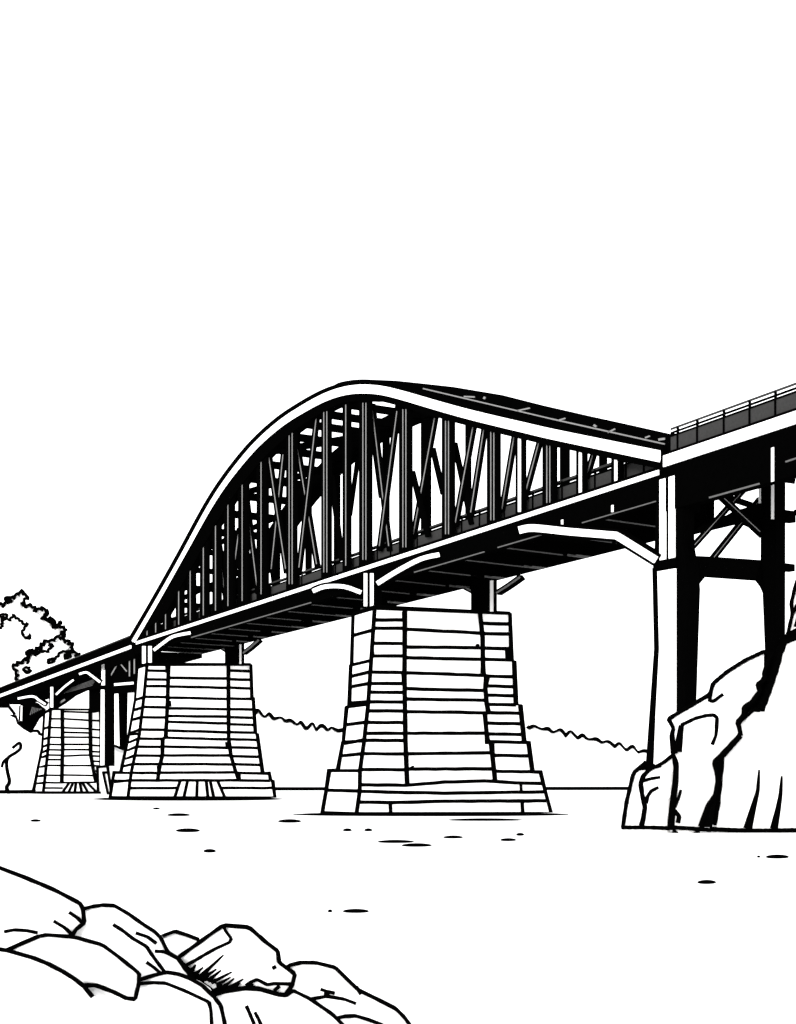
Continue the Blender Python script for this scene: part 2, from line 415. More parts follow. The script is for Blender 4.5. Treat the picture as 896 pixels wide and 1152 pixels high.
# dark cover along the crown of the near rib
cov_top = [(398, 428), (420, 427), (445, 428), (470, 430.6), (510, 435), (555, 442.5), (600, 454), (650, 465.5), (700, 476.5), (753, 488.5)]
cov = MB(); poly = cov_top + [(757, 500), (750, 512)] + [(p[0], p[1] - 4) for p in rim[::-1] if p[0] > 398]
plate(cov, poly, .35, .9, bk); covo = cov.build('crown_plate', span, origin=B(570, 460, 0))
mb = MB()
for a_, b_, w_ in [((476, 437), (620, 471), 1.4), ((620, 471), (748, 499.5), 1.6), ((522, 446), (534, 446.5), 1.6), ((582, 462), (596, 459), 1.5), ((628, 473), (636, 470.5), 1.5), ((684, 486.5), (692, 482.5), 1.6), ((726, 492.5), (731, 490.5), 1.6), ((741, 494.5), (748, 493.5), 2.4), ((668, 478), (671, 480), 2.2), ((544, 447), (546, 448), 2.6)]:
    plate(mb, stroke_poly(a_, b_, w_), .27, .06, pl)
mb.build('edge_strip', covo)

# bottom chord and plate girder
ctop = lambda x: 721.6 + (x - 154) * (529.5 - 721.6) / (738 - 154)
gbot = lambda x: HY - .2923 * (x - VPX)
mb = MB(); plate(mb, [(149, ctop(149) - 3), (745, ctop(745) - 3.5), (745, gbot(745)), (152, gbot(152))], 0, .7, bk); 
girder = mb.build('girder', span, origin=B(450, 640, 0))
mb = MB(); plate(mb, [(153, ctop(153)), (741, ctop(741)), (741, ctop(741) + 5.6), (153, ctop(153) + 3.2)], -.09, .08, pt); mb.build('white_chord_flange', girder)
mb = MB()
for a_, b_ in [((560, gbot(560) - 1), (614, gbot(614) - 1)), ((655, gbot(655) - 1), (738, gbot(738) - 1)), ((466, gbot(466) - .6), (545, gbot(545) - .6)), ((215, gbot(215) - .5), (350, gbot(350) - .5))]:
    mb = MB(); plate(mb, stroke_poly(a_, b_, 1.15), -.06, .05, dm); mb.build('edge_strip', girder, origin=B(*a_, 0))  # highlight along the girder edge, drawn as a dull grey strip
for x, y in ((632.5, 588.5), (689, 572)):
    mb = MB(); plate(mb, [(x - 1, y - 3.5), (x + 1, y - 4), (x + 1, y + 4), (x - 1, y + 4)], -.06, .05, pt); mb.build('stiffener', girder, origin=B(x, y, 0))
# far girder (shallower) and deck slab
uA, uB = U(148), U(748)
zf0, zf1 = 22.1, 24.2
uF = U(800, BW)                                   # the deck ends on a skew at the tower
mb = MB(); mb.prism([BP(u, v, z) for u, v, z in ((uA, BW - .6, zf0), (uF, BW - .6, zf0), (uF, BW - .6, zf1), (uA, BW - .6, zf1))], [BP(u, BW, z) for u, z in ((uA, zf0), (uF, zf0), (uF, zf1), (uA, zf1))], bk); mb.build('girder', span, origin=BP(60, BW, 23))
mb = MB(); q = [(uA, .7), (uB, .7), (uF, BW - .6), (uA, BW - .6)]
mb.prism([BP(u, v, 23.1) for u, v in q], [BP(u, v, 23.5) for u, v in q], bk); deck = mb.build('deck_slab', span, origin=BP(60, 5, 23.1))
nb = 19
for i in range(nb):
    u = uB + 3 + (uA - uB - 6) * i / (nb - 1)
    mb = MB(); z0a, z0b = 22.15, 21.95
    ve = .7 + (BW - 1.3) * min(1, (u - uB) / (uF - uB)); z0b = z0a + (z0b - z0a) * (ve - .7) / (BW - 1.3)
    mb.prism([BP(u - .2, .7, z0a), BP(u + .2, .7, z0a), BP(u + .2, .7, 23.1), BP(u - .2, .7, 23.1)], [BP(u - .2, ve, z0b), BP(u + .2, ve, z0b), BP(u + .2, ve, 23.1), BP(u - .2, ve, 23.1)], bk)
    # grey lower edge, broken in places
    for s0, s1, wz in ((.08 + .1 * random.random(), .62 + .2 * random.random(), .06), (.80, .99, .16)):
        f = lambda s, dz, du: BP(u - .22 + du, .7 + (ve - .7) * s, z0a + (z0b - z0a) * s + dz)
        mb.prism([f(s0, -.02, -.05), f(s0, wz, -.05), f(s0, wz, .01), f(s0, -.02, .01)], [f(s1, -.02, -.05), f(s1, wz, -.05), f(s1, wz, .01), f(s1, -.02, .01)], dm)
        if wz > .1:
            for k in range(2):
                e = .35 + .5 * k
                mb.prism([f(.84, -.03, -e), f(.84, .03, -e), f(.84, .03, -e + .2), f(.84, -.03, -e + .2)], [f(.99, -.03, -e), f(.99, .03, -e), f(.99, .03, -e + .2), f(.99, -.03, -e + .2)], dm)
    mb.build('floor_beam', span, origin=BP(u, BW / 2, 22.5))

# truss members, near side
rin = offset(rim, [-(w / 2 + 3) for w in rw])
def topy(x): return lerp_at(rin, x)
def member(name, p0, p1, w, v=.15, dv=.32, pale=(0,), pw=1.1, pm=pl):
    mb = MB(); plate(mb, stroke_poly(p0, p1, w), v, dv, bk)
    for o in pale:  # highlights on the member's face, drawn as thin pale strips
        dx, dy = p1[0] - p0[0], p1[1] - p0[1]; L = math.hypot(dx, dy); ox, oy = -dy / L * o, dx / L * o
        a_ = (p0[0] + dx * .045 + ox, p0[1] + dy * .045 + oy); b_ = (p0[0] + dx * .965 + ox, p0[1] + dy * .965 + oy)
        plate(mb, stroke_poly(a_, b_, pw), v - .05, .04, pm)
    return mb.build(name, span, origin=B((p0[0] + p1[0]) / 2, (p0[1] + p1[1]) / 2, v))
VERT = [(166, 3, 1), (175.7, 4, 1), (186.8, 5, 1), (201.6, 5.5, 1), (214.5, 6, 1), (229.3, 6.5, 1), (243, 6, 1), (257, 8, 1), (273, 8, 1), (294.3, 9, 1), (327, 10, 2), (366, 9, 2), (389, 7, 1), (410, 12, 2), (455, 12, 2), (503, 11.5, 2), (554, 12, 2),
        (584.5, 8.5, 1), (617, 13, 2), (653, 9, 1), (693, 10, 1)]
for x, w, k in VERT:
    w = w + (2.5 if x < 300 else .3)
    big = x in (584.5, 653, 693)
    member('vertical', (x, topy(x) - 1), (x, ctop(x) - 1), w, pale=(.6 if x < 300 else 0,) if k == 1 else (-1.7, 1.7), pw=3 if big else (.75 if x < 250 else .7), pm=pt if big else pl)
DIAG = [((241.8, 580), (255, 684)), ((269, 594), (258.5, 676)), ((276.5, 558), (290, 668)), ((300.5, 502), (322, 645)), ((319, 505), (304.5, 645)), ((357, 459), (335.5, 645)), ((331, 484), (357, 640)), ((372, 535), (384, 630)),
        ((418, 454), (438, 620)), ((447.5, 455), (426, 620)), ((490, 464), (464, 606)), ((463, 530), (481, 604)), ((486, 504), (498, 556)), ((533, 475), (511.5, 592)), ((510.5, 498), (530, 590)), ((545, 478), (529, 580)),
        ((579, 487), (564, 576)), ((607, 495), (589, 562)), ((668, 508), (659, 538))]
for i, (a_, b_) in enumerate(DIAG):
    far = a_ in ((463, 530), (486, 504), (372, 535), (510.5, 498))
    member('diagonal', a_, b_, 5.6 if not far else 5.0, v=.5 if i % 2 else .75, dv=.2, pale=(0,) if not far else (), pw=.75)
# far side members
ftop = lambda x: lerp_at(frim, x)
fbot = lambda x: HY - (24.0 - H) * FPX / B(x, HY, BW).y
for x, w in ((236, 3), (256, 4), (283, 5), (311, 5), (346, 6), (378, 6), (433, 6.5), (478, 10), (525.5, 5), (634, 9), (677, 7), (714, 5)):
    member('vertical', (x, ftop(x)), (x, fbot(x)), w - 1, v=BW + .1, dv=.35, pale=())
for a_, b_ in (((402, 515), (393, 580)), ((300, 600), (312, 690)), ((345, 560), (330, 680)), ((420, 500), (428, 560))):
    member('diagonal', a_, b_, 4, v=BW + .3, dv=.2, pale=())
# cross bracing between the two arches
for x in (172, 182, 193, 204, 215.5, 228, 240, 253, 267, 281, 296, 313, 332, 352, 376):
    p = B(x, lerp_at(rin, x) + 2, .9); far = p + N * (BW - .8)
    Yp = p.y; th = (8.0 if x > 225 else 6.0) * Yp / FPX
    mb = MB(); mb.bar(p, far, D * .5, Vector((0, 0, th)), bk)
    mb.build('sway_brace', span, origin=p)
xs = [182, 215.5, 253, 296, 352]
for a_, b_ in zip(xs, xs[1:]):
    p, q = B(a_, lerp_at(rin, a_) + 3, .9), B(b_, lerp_at(rin, b_) + 3, .9)
    MB().bar(p + Vector((0, 0, -.5)), q + N * (BW - .8) - Vector((0, 0, .5)), D * .35, Vector((0, 0, .8)), bk).build('sway_brace', span, origin=p)
for x0, x1 in ((395, 442), (410, 455)):           # bracing seen at the crown
    pass

# deck railing along the near truss
def railing(x0, x1, yb, hp, v, parent, posts, name='railing', panel=me, gap=(.32, .55), th=1.0):
    z = lambda x: B(x, yb(x), v).z
    root = bpy.data.objects.new(name, None); C.objects.link(root); root.parent = parent
    o = B((x0 + x1) / 2, yb((x0 + x1) / 2), v); root.location = o - base_of(parent)
    A, Z = B(x0, yb(x0), v), B(x1, yb(x1), v)
    up = Vector((0, 0, 1))
    mb = MB(); mb.prism([A, Z, Z + up * hp, A + up * hp], [A + N * .04, Z + N * .04, Z + N * .04 + up * hp, A + N * .04 + up * hp], panel); mb.build('mesh_panel', root, origin=o)
    for g_, m_ in zip(gap, (bk, me)):
        MB().bar(A + up * (hp + g_), Z + up * (hp + g_), N * .07, up * .155 * th, m_).build('rail', root, origin=o)
    MB().bar(A + up * hp, Z + up * hp, N * .07, up * .14 * th, bk).build('rail', root, origin=o)
    for x in posts:
        q = B(x, yb(x), v); MB().bar(q, q + up * (hp + gap[1]), D * .14 * (q.y / 80), N * .12, bk).build('post', root, origin=q)
    return root
railing(165, 742, lambda x: ctop(x) - 2, 1.0, .9, span, [240, 268, 304, 340, 378, 425, 440, 470, 520, 540, 568, 600, 633, 670, 705, 725], gap=(.22, .40))

# end block where arch and girder meet at the right tower
mb = MB(); plate(mb, [(742, 500), (757, 487), (757, 510), (745, 540), (738, 540), (743, 524)], .3, .8, bk); plate(mb, [(743.5, 505), (746, 504), (746, 530), (743.5, 531)], -.12, .3, bk); mb.build('end_plate', span, origin=B(748, 520, 0))

# bearing posts and curved brackets
def post(x0, x1, y0, y1, v, slit, parent, dark_left=0, mat=pt):
    dv = .3 if dark_left else .8
    mb = MB(); plate(mb, [(x0 - 1.5 - dark_left, y0), (x1 + 1.5, y0), (x1 + 1.5, y1), (x0 - 1.5 - dark_left, y1)], v, dv, bk)
    c = (x0 + x1) / 2; s = slit / 2
    for a_, b_ in (((x0, c - s), (c + s, x1)) if slit else ((x0, x1),)):
        plate(mb, [(a_, y0 + 1), (b_, y0 + 1), (b_, y1 - 1), (a_, y1 - 1)], v - .06, .05, mat)
    return mb.build('bearing_post', parent, origin=B(c, y1, v))
def bracket(pts, w, v, parent, mat=pt, ow=5.0, name='bracket'):
    pts = smooth(pts, 4); mb = MB(); band(mb, pts, w + ow, v, .5, bk); band(mb, pts[:], w, v - .07, .06, mat); return mb.build(name, parent, origin=B(*pts[0], v))
post(409.5, 420, 644, 683, -.1, 3.6, span)
post(160, 170.5, 726, 747.5, -.1, 3.2, span)
post(551.5, 555, 652, 689, BW - .5, 0, span, dark_left=20)
post(269.5, 271.5, 724, 748, BW - .5, 0, span, dark_left=15)
bracket([(352, 665), (366, 660), (387, 660), (406, 666.5)], 4.5, -.2, span)
bracket([(424.5, 656.5), (446, 643), (473, 629), (494, 624)], 5, -.2, span)
bracket([(173, 731.5), (184, 723), (195, 716), (214, 712)], 3.2, -.2, span)
bracket([(584, 596.5), (600, 594), (640, 598), (688, 602), (694, 603), (705, 609.5), (738, 630)], 8.2, -.25, span, ow=6.5)
for a_, b_ in (((558.5, 667), (585, 649)), ((535, 667), (508, 652)), ((273, 735), (291, 720)), ((256, 733), (246, 726))):
    bracket([a_, ((a_[0] + b_[0]) / 2, (a_[1] + b_[1]) / 2 + .5), b_], 1.8, BW - .4, span, pl, 4 if a_[0] > 300 else 2.8)

# ================================================================== RIGHT APPROACH
ra = thing('approach_span', BP(-20, BW / 2, 20), 'level black approach span with wide white fascia and grey mesh railing above the rocky bank', 'bridge')
ft = lambda x: HY - (HY - 513) / (745.7 - VPX) * (x - VPX)
fb = lambda x: HY - (HY - 525) / (745.7 - VPX) * (x - VPX)
rb = lambda x: HY - .2795 * (x - VPX)
XE = 1050
mb = MB(); plate(mb, [(745, ft(745) - 3), (XE, ft(XE) - 3.5), (XE, rb(XE)), (745, rb(745))], 0, .7, bk); g_ = mb.build('girder', ra, origin=B(800, 530, 0))
mb = MB(); plate(mb, [(746, ft(746)), (XE, ft(XE)), (XE, fb(XE) + 1), (746, fb(746) + .5)], -.1, .09, pt); mb.build('white_fascia', g_, origin=B(800, 500, 0))
mb = MB(); plate(mb, stroke_poly((798, rb(798) - 1.5), (854.6, rb(854.6) - 1.5), 1.8), -.06, .05, dm); plate(mb, stroke_poly((884, 519.5), (912, 510), 1.8), -.06, .05, dm); plate(mb, [(868, 504), (870.7, 503), (870.7, 541), (868, 542)], -.06, .05, pt); mb.build('edge_strip', g_, origin=B(860, 525, 0))
u0, u1 = U(746) , U(XE)
mb = MB(); RW = 6.5; q = [(u0, .7), (u1, .7), (u1, RW), (u0, RW)]; mb.prism([BP(u, v, 23.5) for u, v in q], [BP(u, v, 23.9) for u, v in q], bk); mb.build('deck_slab', ra, origin=BP(-20, 5, 23.5))
mb = MB(); mb.prism([BP(u0, RW - .5, 23.6), BP(u1, RW - .5, 23.6), BP(u1, RW - .5, 24.6), BP(u0, RW - .5, 24.6)], [BP(u0, RW, 23.6), BP(u1, RW, 23.6), BP(u1, RW, 24.6), BP(u0, RW, 24.6)], bk); mb.build('girder', ra, origin=BP(-20, RW, 23.6))
for i, u in enumerate((-4, -10, -16)):
    MB().bar(BP(u, .7, 23.3), BP(u, RW - .5, 23.5), D * .4, Vector((0, 0, .4)), bk).build('floor_beam', ra, origin=BP(u, 4, 23.3))
railing(755, XE, lambda x: ft(x) - 2.5, .95, .15, ra, [763, 785, 815, 844, 873, 905, 940], gap=(.2, .46), th=.85)

# right tower: a two-legged steel bent on the rocks
tw = thing('steel_tower', BP(-1, BW / 2, 3), 'tall two legged steel tower with a white front leg and crossed braces behind the rocks', 'tower')
mb = MB()
plate(mb, [(739.5, 536), (760, 531), (760, 637), (736, 640)], .1, .8, bk)
for a_, b_ in ((742.3, 748.8), (752.6, 759)): plate(mb, [(a_, 540 - (a_ - 742) * .3), (b_, 540 - (b_ - 742) * .3), (b_, 632 - (b_ - 742) * .2), (a_, 633)], -.02, .1, pt)
plate(mb, [(760, 531), (768, 528), (768, 612), (773, 640), (774.5, 662), (769, 830), (757, 870), (757, 637)], .12, 1.0, bk)  # right side of the leg, its shade drawn as solid black
plate(mb, [(734, 639), (760, 635), (760, 870), (726, 870), (731, 800), (736, 730)], .06, .9, bk)
plate(mb, [(740, 643), (760.2, 639.5), (760.2, 880), (735, 880), (738.2, 800), (742, 730)], -.04, .09, pt)
plate(mb, [(735, 632), (760, 627), (760, 637), (735, 641)], -.12, .3, bk)
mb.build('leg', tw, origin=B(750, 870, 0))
mb = MB(); vf = 6.0
plate(mb, [(856.5, 480), (874, 480), (873.5, 722), (876, 760), (858, 790), (861, 735), (858, 660), (856, 640)], vf, .8, bk)
plate(mb, [(868, 538), (870.7, 538), (870.7, 584), (868, 584)], vf - .07, .06, pt)
plate(mb, [(853.6, 543), (855.6, 542), (855.6, 590), (853.6, 588)], vf - .07, .3, pt)
for y0, y1, x1 in ((573, 588, 888), (633, 643, 887)): plate(mb, [(880, y0), (x1, y0 + 1), (x1, y1 - 1), (880, y1)], vf - .1, .6, bk)
mb.tube([B(886, 584, vf), B(891, 579, vf), B(899, 577, vf)], .13, bk); mb.tube([B(892, 579, vf), B(896, 574, vf)], .1, bk)
mb.build('leg', tw, origin=B(870, 735, vf))
def xbar(name, p, q, va, vb, w, pale=True):       # bar between the two leg planes
    a_, b_ = B(*p, va), B(*q, vb); t = (b_ - a_).normalized(); s = t.cross(Vector((0, -1, 0))).normalized()
    k = (a_.y + b_.y) / 2 / FPX; mb = MB(); mb.bar(a_, b_, s * w * k, Vector((0, .3, 0)), bk)
    if pale: mb.bar(a_ + Vector((0, -.2, 0)) + t * .3, b_ + Vector((0, -.2, 0)) - t * .3, s * .55 * k, Vector((0, .06, 0)), pl)
    return mb.build(name, tw, origin=a_)
xbar('brace', (778, 617), (850, 537), .6, 5.6, 7); xbar('brace', (800, 548), (858, 602), 1.6, 5.9, 7.5); xbar('brace', (800, 631), (855, 562), 2.5, 6.4, 7.5); xbar('brace', (797, 552), (856, 572), 4, 6.4, 6, False)
mb = MB(); a0 = [B(x, y, v) for x, y, v in ((777, 625, .5), (800, 626, 2.5), (857, 630, vf), (864, 688, vf), (858.5, 667, vf), (855, 659, vf), (850, 652.5, vf - .5), (793, 648.5, 1.9), (787, 656, 1.5), (785, 663, 1.3), (777, 664, .5))]
mb.prism(a0, [p + D * .3 + N * .3 for p in a0], bk); mb.build('cross_beam', tw, origin=a0[0])
mb = MB(); plate(mb, [(788, 548), (799, 545), (799, 588), (788, 596)], 3, .4, bk); mb.build('hanger', tw, origin=B(793, 570, 3))
mb = MB(); a0 = [B(x, y, v) for x, y, v in ((779, 596, 1.5), (812, 584, 3), (830, 574, 4), (857, 566, vf), (857, 597, vf), (838, 588, 5), (800, 597, 2.5), (779, 602, 1.5))]; mb.prism(a0, [p + D * .4 for p in a0], bk); mb.build('gusset', tw, origin=a0[0])

# ================================================================== LEFT APPROACH
la = thing('approach_span', BP(180, BW / 2, 20), 'low dark approach span running off to the tree at the far bank', 'bridge')
lt = lambda x: 726 + (147 - x) * (781.2 - 726) / 147
XL = -60
mb = MB(); plate(mb, [(XL, lt(XL) - 2), (149, lt(149) - 2.5), (152, 740), (110, 757), (60, 773), (0, 792), (XL, 811)], 0, .8, bk); g_ = mb.build('girder', la, origin=B(60, 770, 0))
mb = MB(); plate(mb, [(XL, lt(XL)), (147, lt(147)), (147, lt(147) + 3.6), (XL, lt(XL) + 3.0)], -.15, .14, pt); mb.build('white_fascia', g_, origin=B(60, 763, 0))
z0 = B(60, 768, 0).z
mb = MB(); q = [(U(XL), .8), (U(150), .8), (U(150), BW), (U(XL), BW)]; dz = lambda u: 22.2 + (U(150) - u) * .008
mb.prism([BP(u, v, dz(u) - .7) for u, v in q], [BP(u, v, dz(u)) for u, v in q], bk); mb.build('deck_slab', la, origin=BP(180, 5, 22))
railing(XL, 149, lambda x: lt(x) - 1, 1.0, .2, la, [4 + 9 * i for i in range(16)], gap=(.16, .32), panel=bk, th=1.5)
post(56.8, 59.6, 772, 797, -.2, 0, la, mat=pt)
bracket([(20, 786), (36.5, 783.5), (44, 788), (51, 792.5)], 2.2, -.3, la, ow=3)
bracket([(63, 781.5), (72, 773), (82.5, 765)], 1.9, -.3, la, ow=3)
bracket([(89, 758.5), (97, 756.5), (104, 761), (112.5, 767.5)], 2.2, -.3, la, ow=3)
mb = MB(); plate(mb, [(62, 777), (112, 760), (112, 774), (95, 777), (82, 783), (70, 792), (62, 797)], 1.2, .6, bk); hs = mb.build('haunch', la, origin=B(90, 775, 1.2))
mb = MB()
for i in range(5): plate(mb, stroke_poly((72 + 2 * i, 780 - 1.5 * i), (104 + i, 771 - 1.8 * i), .5), 1.1, .05, dm)
plate(mb, stroke_poly((67, 791), (73, 787), 2), 1.1, .05, pl); mb.build('edge_strip', hs, origin=B(90, 775, 1.2))
mb = MB(); plate(mb, [(100, 773), (111, 770), (111, 800), (100, 802)], 2.5, 1, bk); mb.build('bearing_post', la, origin=B(105, 800, 2.5))

lt_ = thing('steel_tower', Vector((B(117, 870, 0).x, B(117, 870, 0).y, 0)), 'slim steel trestle with a white edged leg on a splayed footing beside the far pier', 'tower')
mb = MB(); plate(mb, [(112, 743), (123.5, 740), (123.5, 866), (111.5, 866)], .1, .8, bk)
plate(mb, [(114.2, 748), (117.6, 747), (117.6, 771), (114.2, 771)], .0, .09, pt); plate(mb, [(113.6, 776), (117, 776), (117, 864), (113, 864)], .0, .09, pt)
mb.build('leg', lt_, origin=B(117, 866, .1))
mb = MB(); fo = [(109.5, 863), (121, 862), (126, 896), (110, 898)]; plate(mb, fo, -.6, 2, wh)
for e in ([(109.5, 863), (121, 862), (126, 897)], [(109.5, 863), (110.5, 898)], [(116, 869), (122, 896)], [(116, 869), (121, 869)]): mb.tube([B(p[0], p[1], -.9) for p in e], 1.6 * B(115, 866, 0).y / FPX, bk)
mb.build('footing', lt_, origin=B(117, 895, -.6))
mb = MB(); plate(mb, [(118, 771), (152, 768), (152, 779), (118, 781)], .4, .6, bk); mb.build('cross_beam', lt_, origin=B(135, 775, .4))
mb = MB(); plate(mb, [(120, 748), (152, 736), (152, 770), (120, 772)], .6, .4, bk)
for a_, b_, w_ in (((122, 764.5), (133.6, 744.5), 1.2), ((133.6, 744.5), (142.5, 755.5), 1.2), ((145.6, 738), (145.6, 761), 1.2), ((151, 736), (151, 758), 1.2), ((128.5, 770.3), (150, 768.5), 2.6)): plate(mb, stroke_poly(a_, b_, w_), .32, .05, pl if w_ < 2 else pt)
mb.build('brace_panel', lt_, origin=B(135, 755, .6))
mb = MB(); plate(mb, [(133, 775), (139.5, 775), (138.5, 843), (134.5, 843)], 5, .7, bk); mb.build('leg', lt_, origin=B(136, 843, 5))

# ================================================================== TREES
def curly(pts, amp=1.0, wl=6.0):
    pts = resample(pts, 1.0); return [(x + amp * math.cos(i * 6.283 / wl + 1.3 * math.sin(i * .21)), y + amp * math.sin(i * 6.283 / wl + math.sin(i * .13))) for i, (x, y) in enumerate(pts)]
cs = .17857
cr = lambda pts: [(p[0] * cs, 650 + p[1] * cs) for p in pts]
t1 = thing('broadleaf_tree', Vector((P(20, 800, 335).x, 335, 2.0)), 'tall rounded leafy tree rising behind the low approach deck', 'tree', 'trees on the far bank')
up = cr([(-330, 190), (-250, 120), (-160, 60), (-90, 90), (-40, 150), (0, 168), (20, 175), (45, 155), (35, 135), (60, 122), (82, 128), (100, 108), (118, 100), (135, 86), (160, 106), (172, 120), (155, 145), (143, 160), (150, 178), (200, 172), (225, 205), (270, 193), (298, 212), (292, 237), (268, 248), (290, 268), (322, 258), (342, 270), (330, 300), (347, 315), (375, 288), (385, 310), (417, 330), (390, 350), (415, 377)])
sq = lambda x, y, r, n=7: [(x + r * math.cos(i * 1.1) * (1 - i / n * .5), y + r * .8 * math.sin(i * 1.1) * (1 - i / n * .5)) for i in range(n)]
low = cr([(380, 520), (300, 800), (-200, 900), (-350, 600)])
inn = [cr([(-10, 245), (18, 228), (40, 235), (45, 262), (62, 268), (85, 232), (95, 250), (130, 270), (160, 300), (175, 285), (160, 310), (143, 330), (140, 352), (152, 372), (172, 385), (192, 380), (188, 362), (172, 372)]), cr([(0, 300), (18, 285), (12, 262), (25, 250)]), cr([(0, 325), (10, 310), (22, 300)]),
       cr(sq(60, 142, 14)), cr(sq(320, 272, 16)), cr(sq(345, 300, 14)), cr(sq(395, 355, 14)), cr(sq(20, 255, 14))]
body(up + low, 330, 5, 8, edges=[(curly(up), 3.0)], lines=[(curly(l, .6, 5), 2.6) for l in inn], mat=lf, step=8).build('crown', t1, origin=t1.location)
def trunk(root, x, y0, y1, Y, w):
    mb = MB(); pts = [P(x + 1.5 * math.sin(i), y1 + (y0 - y1) * i / 5, Y + 4) for i in range(6)]
    mb.tube(pts, [w * (1.5 - .15 * i) for i in range(6)], lf, 8)
    for s in (-1, 1): mb.tube([pts[4], pts[5] + Vector((s * 2.5, 0, 1.5)), pts[5] + Vector((s * 4, 0, 5))], [w * .6, w * .4, w * .2], lf)
    mb.build('trunk', root, origin=pts[0])
trunk(t1, 5, 760, 872, 332, .7)
t2 = thing('broadleaf_tree', Vector((P(55, 800, 322).x, 322, 2.0)), 'lower bushy tree tucked under the taller one just above the deck railing', 'tree', 'trees on the far bank')
o2 = cr([(105, 645), (105, 600), (85, 567), (88, 550), (115, 540), (150, 525), (185, 487), (168, 475), (180, 458), (205, 465), (235, 450), (260, 428), (285, 403), (335, 395), (365, 372), (395, 388), (430, 405), (457, 425), (450, 462), (490, 478), (480, 500)])
in2 = [cr([(215, 495), (240, 465), (300, 465), (325, 430), (315, 420)]), cr([(295, 540), (320, 510), (345, 515), (385, 465), (455, 465)]), cr(sq(170, 580, 26, 9)), cr(sq(425, 492, 22, 9)), cr(sq(195, 465, 20)), cr(sq(320, 425, 14)), cr(sq(320, 522, 22, 8)), cr(sq(232, 470, 14)), cr([(180, 500), (178, 520), (172, 545)])]
body(o2 + cr([(470, 800), (120, 800)]), 318, 4, 6, edges=[(curly(o2), 3.0)], lines=[(curly(l, .6, 5), 2.6) for l in in2], mat=lf, step=8).build('crown', t2, origin=t2.location)
trunk(t2, 52, 790, 872, 320, .5)

# dark shrub under the deck at the left
sb = thing('shrub', Vector((P(30, 820, 250).x, 250, 8)), 'dark hanging shrub under the far left end of the deck', 'shrub')
so = cr([(30, 770), (60, 800), (95, 850), (112, 900), (130, 935), (170, 945), (200, 972), (215, 950), (235, 915), (275, 868), (290, 830), (240, 790), (160, 770)])
mb = body(so, 246, 1.5, 3, edges=[], lines=[], mat=bk, step=4)
for e, w_ in ((cr([(30, 785), (60, 815), (100, 860), (75, 865), (105, 880), (115, 915), (150, 945), (195, 970), (210, 965), (240, 965), (250, 985), (275, 992)]), 3.8),):
    q = [P(p[0], p[1], 244) for p in e]; mb.tube(q, w_ / 2 * 244 / FPX, bk)
for e in (cr([(60, 800), (128, 800), (120, 905), (98, 850)]), cr([(222, 945), (250, 890), (285, 860), (280, 975), (245, 960)])):
    q = [P(p[0], p[1], 243.2) for p in e]; mb.prism(q, [p + Vector((0, .2, 0)) for p in q], lf)
q = [P(p[0], p[1], 243) for p in cr([(133, 800), (142, 800), (139, 905), (131, 905)])]
for i in range(7):
    a_ = cr([(190 + 12 * i, 865 - 6 * i), (205 + 8 * i, 815 + 2 * i)]); mb.tube([P(*a_[0], 243.3), P(*a_[1], 243.3)], .09, dm)
mb.tube([P(24, 794, 242.8), P(23.4, 811, 242.8)], .45, bk); mb.tube([P(24.4, 794, 242.4), P(24, 811, 242.4)], .16, lf)
mb.build('foliage', sb, origin=sb.location)

cz = .15625
cv = lambda pts: [(p[0] * cz, 780 + p[1] * cz) for p in pts]
bt = thing('bare_tree', Vector((P(9, 893, 205).x, 205, 0)), 'small bare crooked tree on the left shore beside the far pier', 'tree')
def limb(name, pts, w, root, Y):
    pts = resample(smooth(pts, 4), 1.5); q = [P(p[0], p[1], Y) for p in pts]; m = len(q)
    MB().tube(q, [w / 2 * Y / FPX * (1.1 - .25 * i / m) for i in range(m)], bk).build(name, root, origin=q[0])
limb('trunk', cv([(68, 725), (48, 680), (68, 635), (50, 545), (55, 470), (118, 425), (148, 395), (140, 358), (90, 395)]), 4.3, bt, 205)
limb('branch', cv([(52, 470), (25, 495), (12, 535)]), 3.6, bt, 205)

# ================================================================== ROCKS AT THE RIGHT TOWER
def rock(outline, Y, front, back, label, edges, lines=(), fills=(), group=None, name='boulder', facet=.12, wpx=4.4):
    xs = [p[0] for p in outline]; ys = [p[1] for p in outline]
    mb = body(outline, Y, front, back, edges, lines, fills, wh, wpx, facet=facet)
    o = mb.build(name, None, origin=P((min(xs) + max(xs)) / 2, max(ys), Y))
    return tag(o, label, 'rock', group)
gR = 'rocks under the right tower'
lA = [(701, 931), (705, 903), (713, 869.5), (728, 857), (729, 863), (739, 862.5), (748, 857), (758, 849)]
rock(lA + [(761, 845), (760, 880), (757, 905), (754, 932), (754, 944), (701, 944)], 79.2, .5, 3, 'low split boulder at the water, leftmost under the steel tower', [(lA, 4.2), ([(759, 850), (760.5, 862), (759.5, 880), (757, 900), (753.5, 930)], 5)],
     [([(744, 861), (733, 864), (724, 873), (721, 882), (723, 895), (726, 908), (724, 921), (722, 929)], (4, 6)), ([(724.5, 878.5), (733, 876), (743, 874.5)], 3.4), ([(727.5, 904), (729, 896), (733, 890), (741, 886)], (4, 3)), ([(700, 931), (730, 931), (757, 932)], 4.6)],
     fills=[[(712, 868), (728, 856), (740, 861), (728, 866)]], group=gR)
lB1 = [(757, 848), (755.5, 829), (758, 819.5), (752.5, 809), (765, 801), (780, 792.5), (799, 781), (802.6, 769), (818.7, 755.5), (839.4, 742.5), (860, 733), (867, 735.6)]
lB2 = [(867, 735.6), (859.5, 757.5), (861, 763), (853, 770), (855, 778), (846, 790), (837, 796), (837, 804), (830, 812.6), (833.7, 826), (815, 846), (803.8, 857.5), (808, 877), (805, 895), (797, 905), (788, 930)]
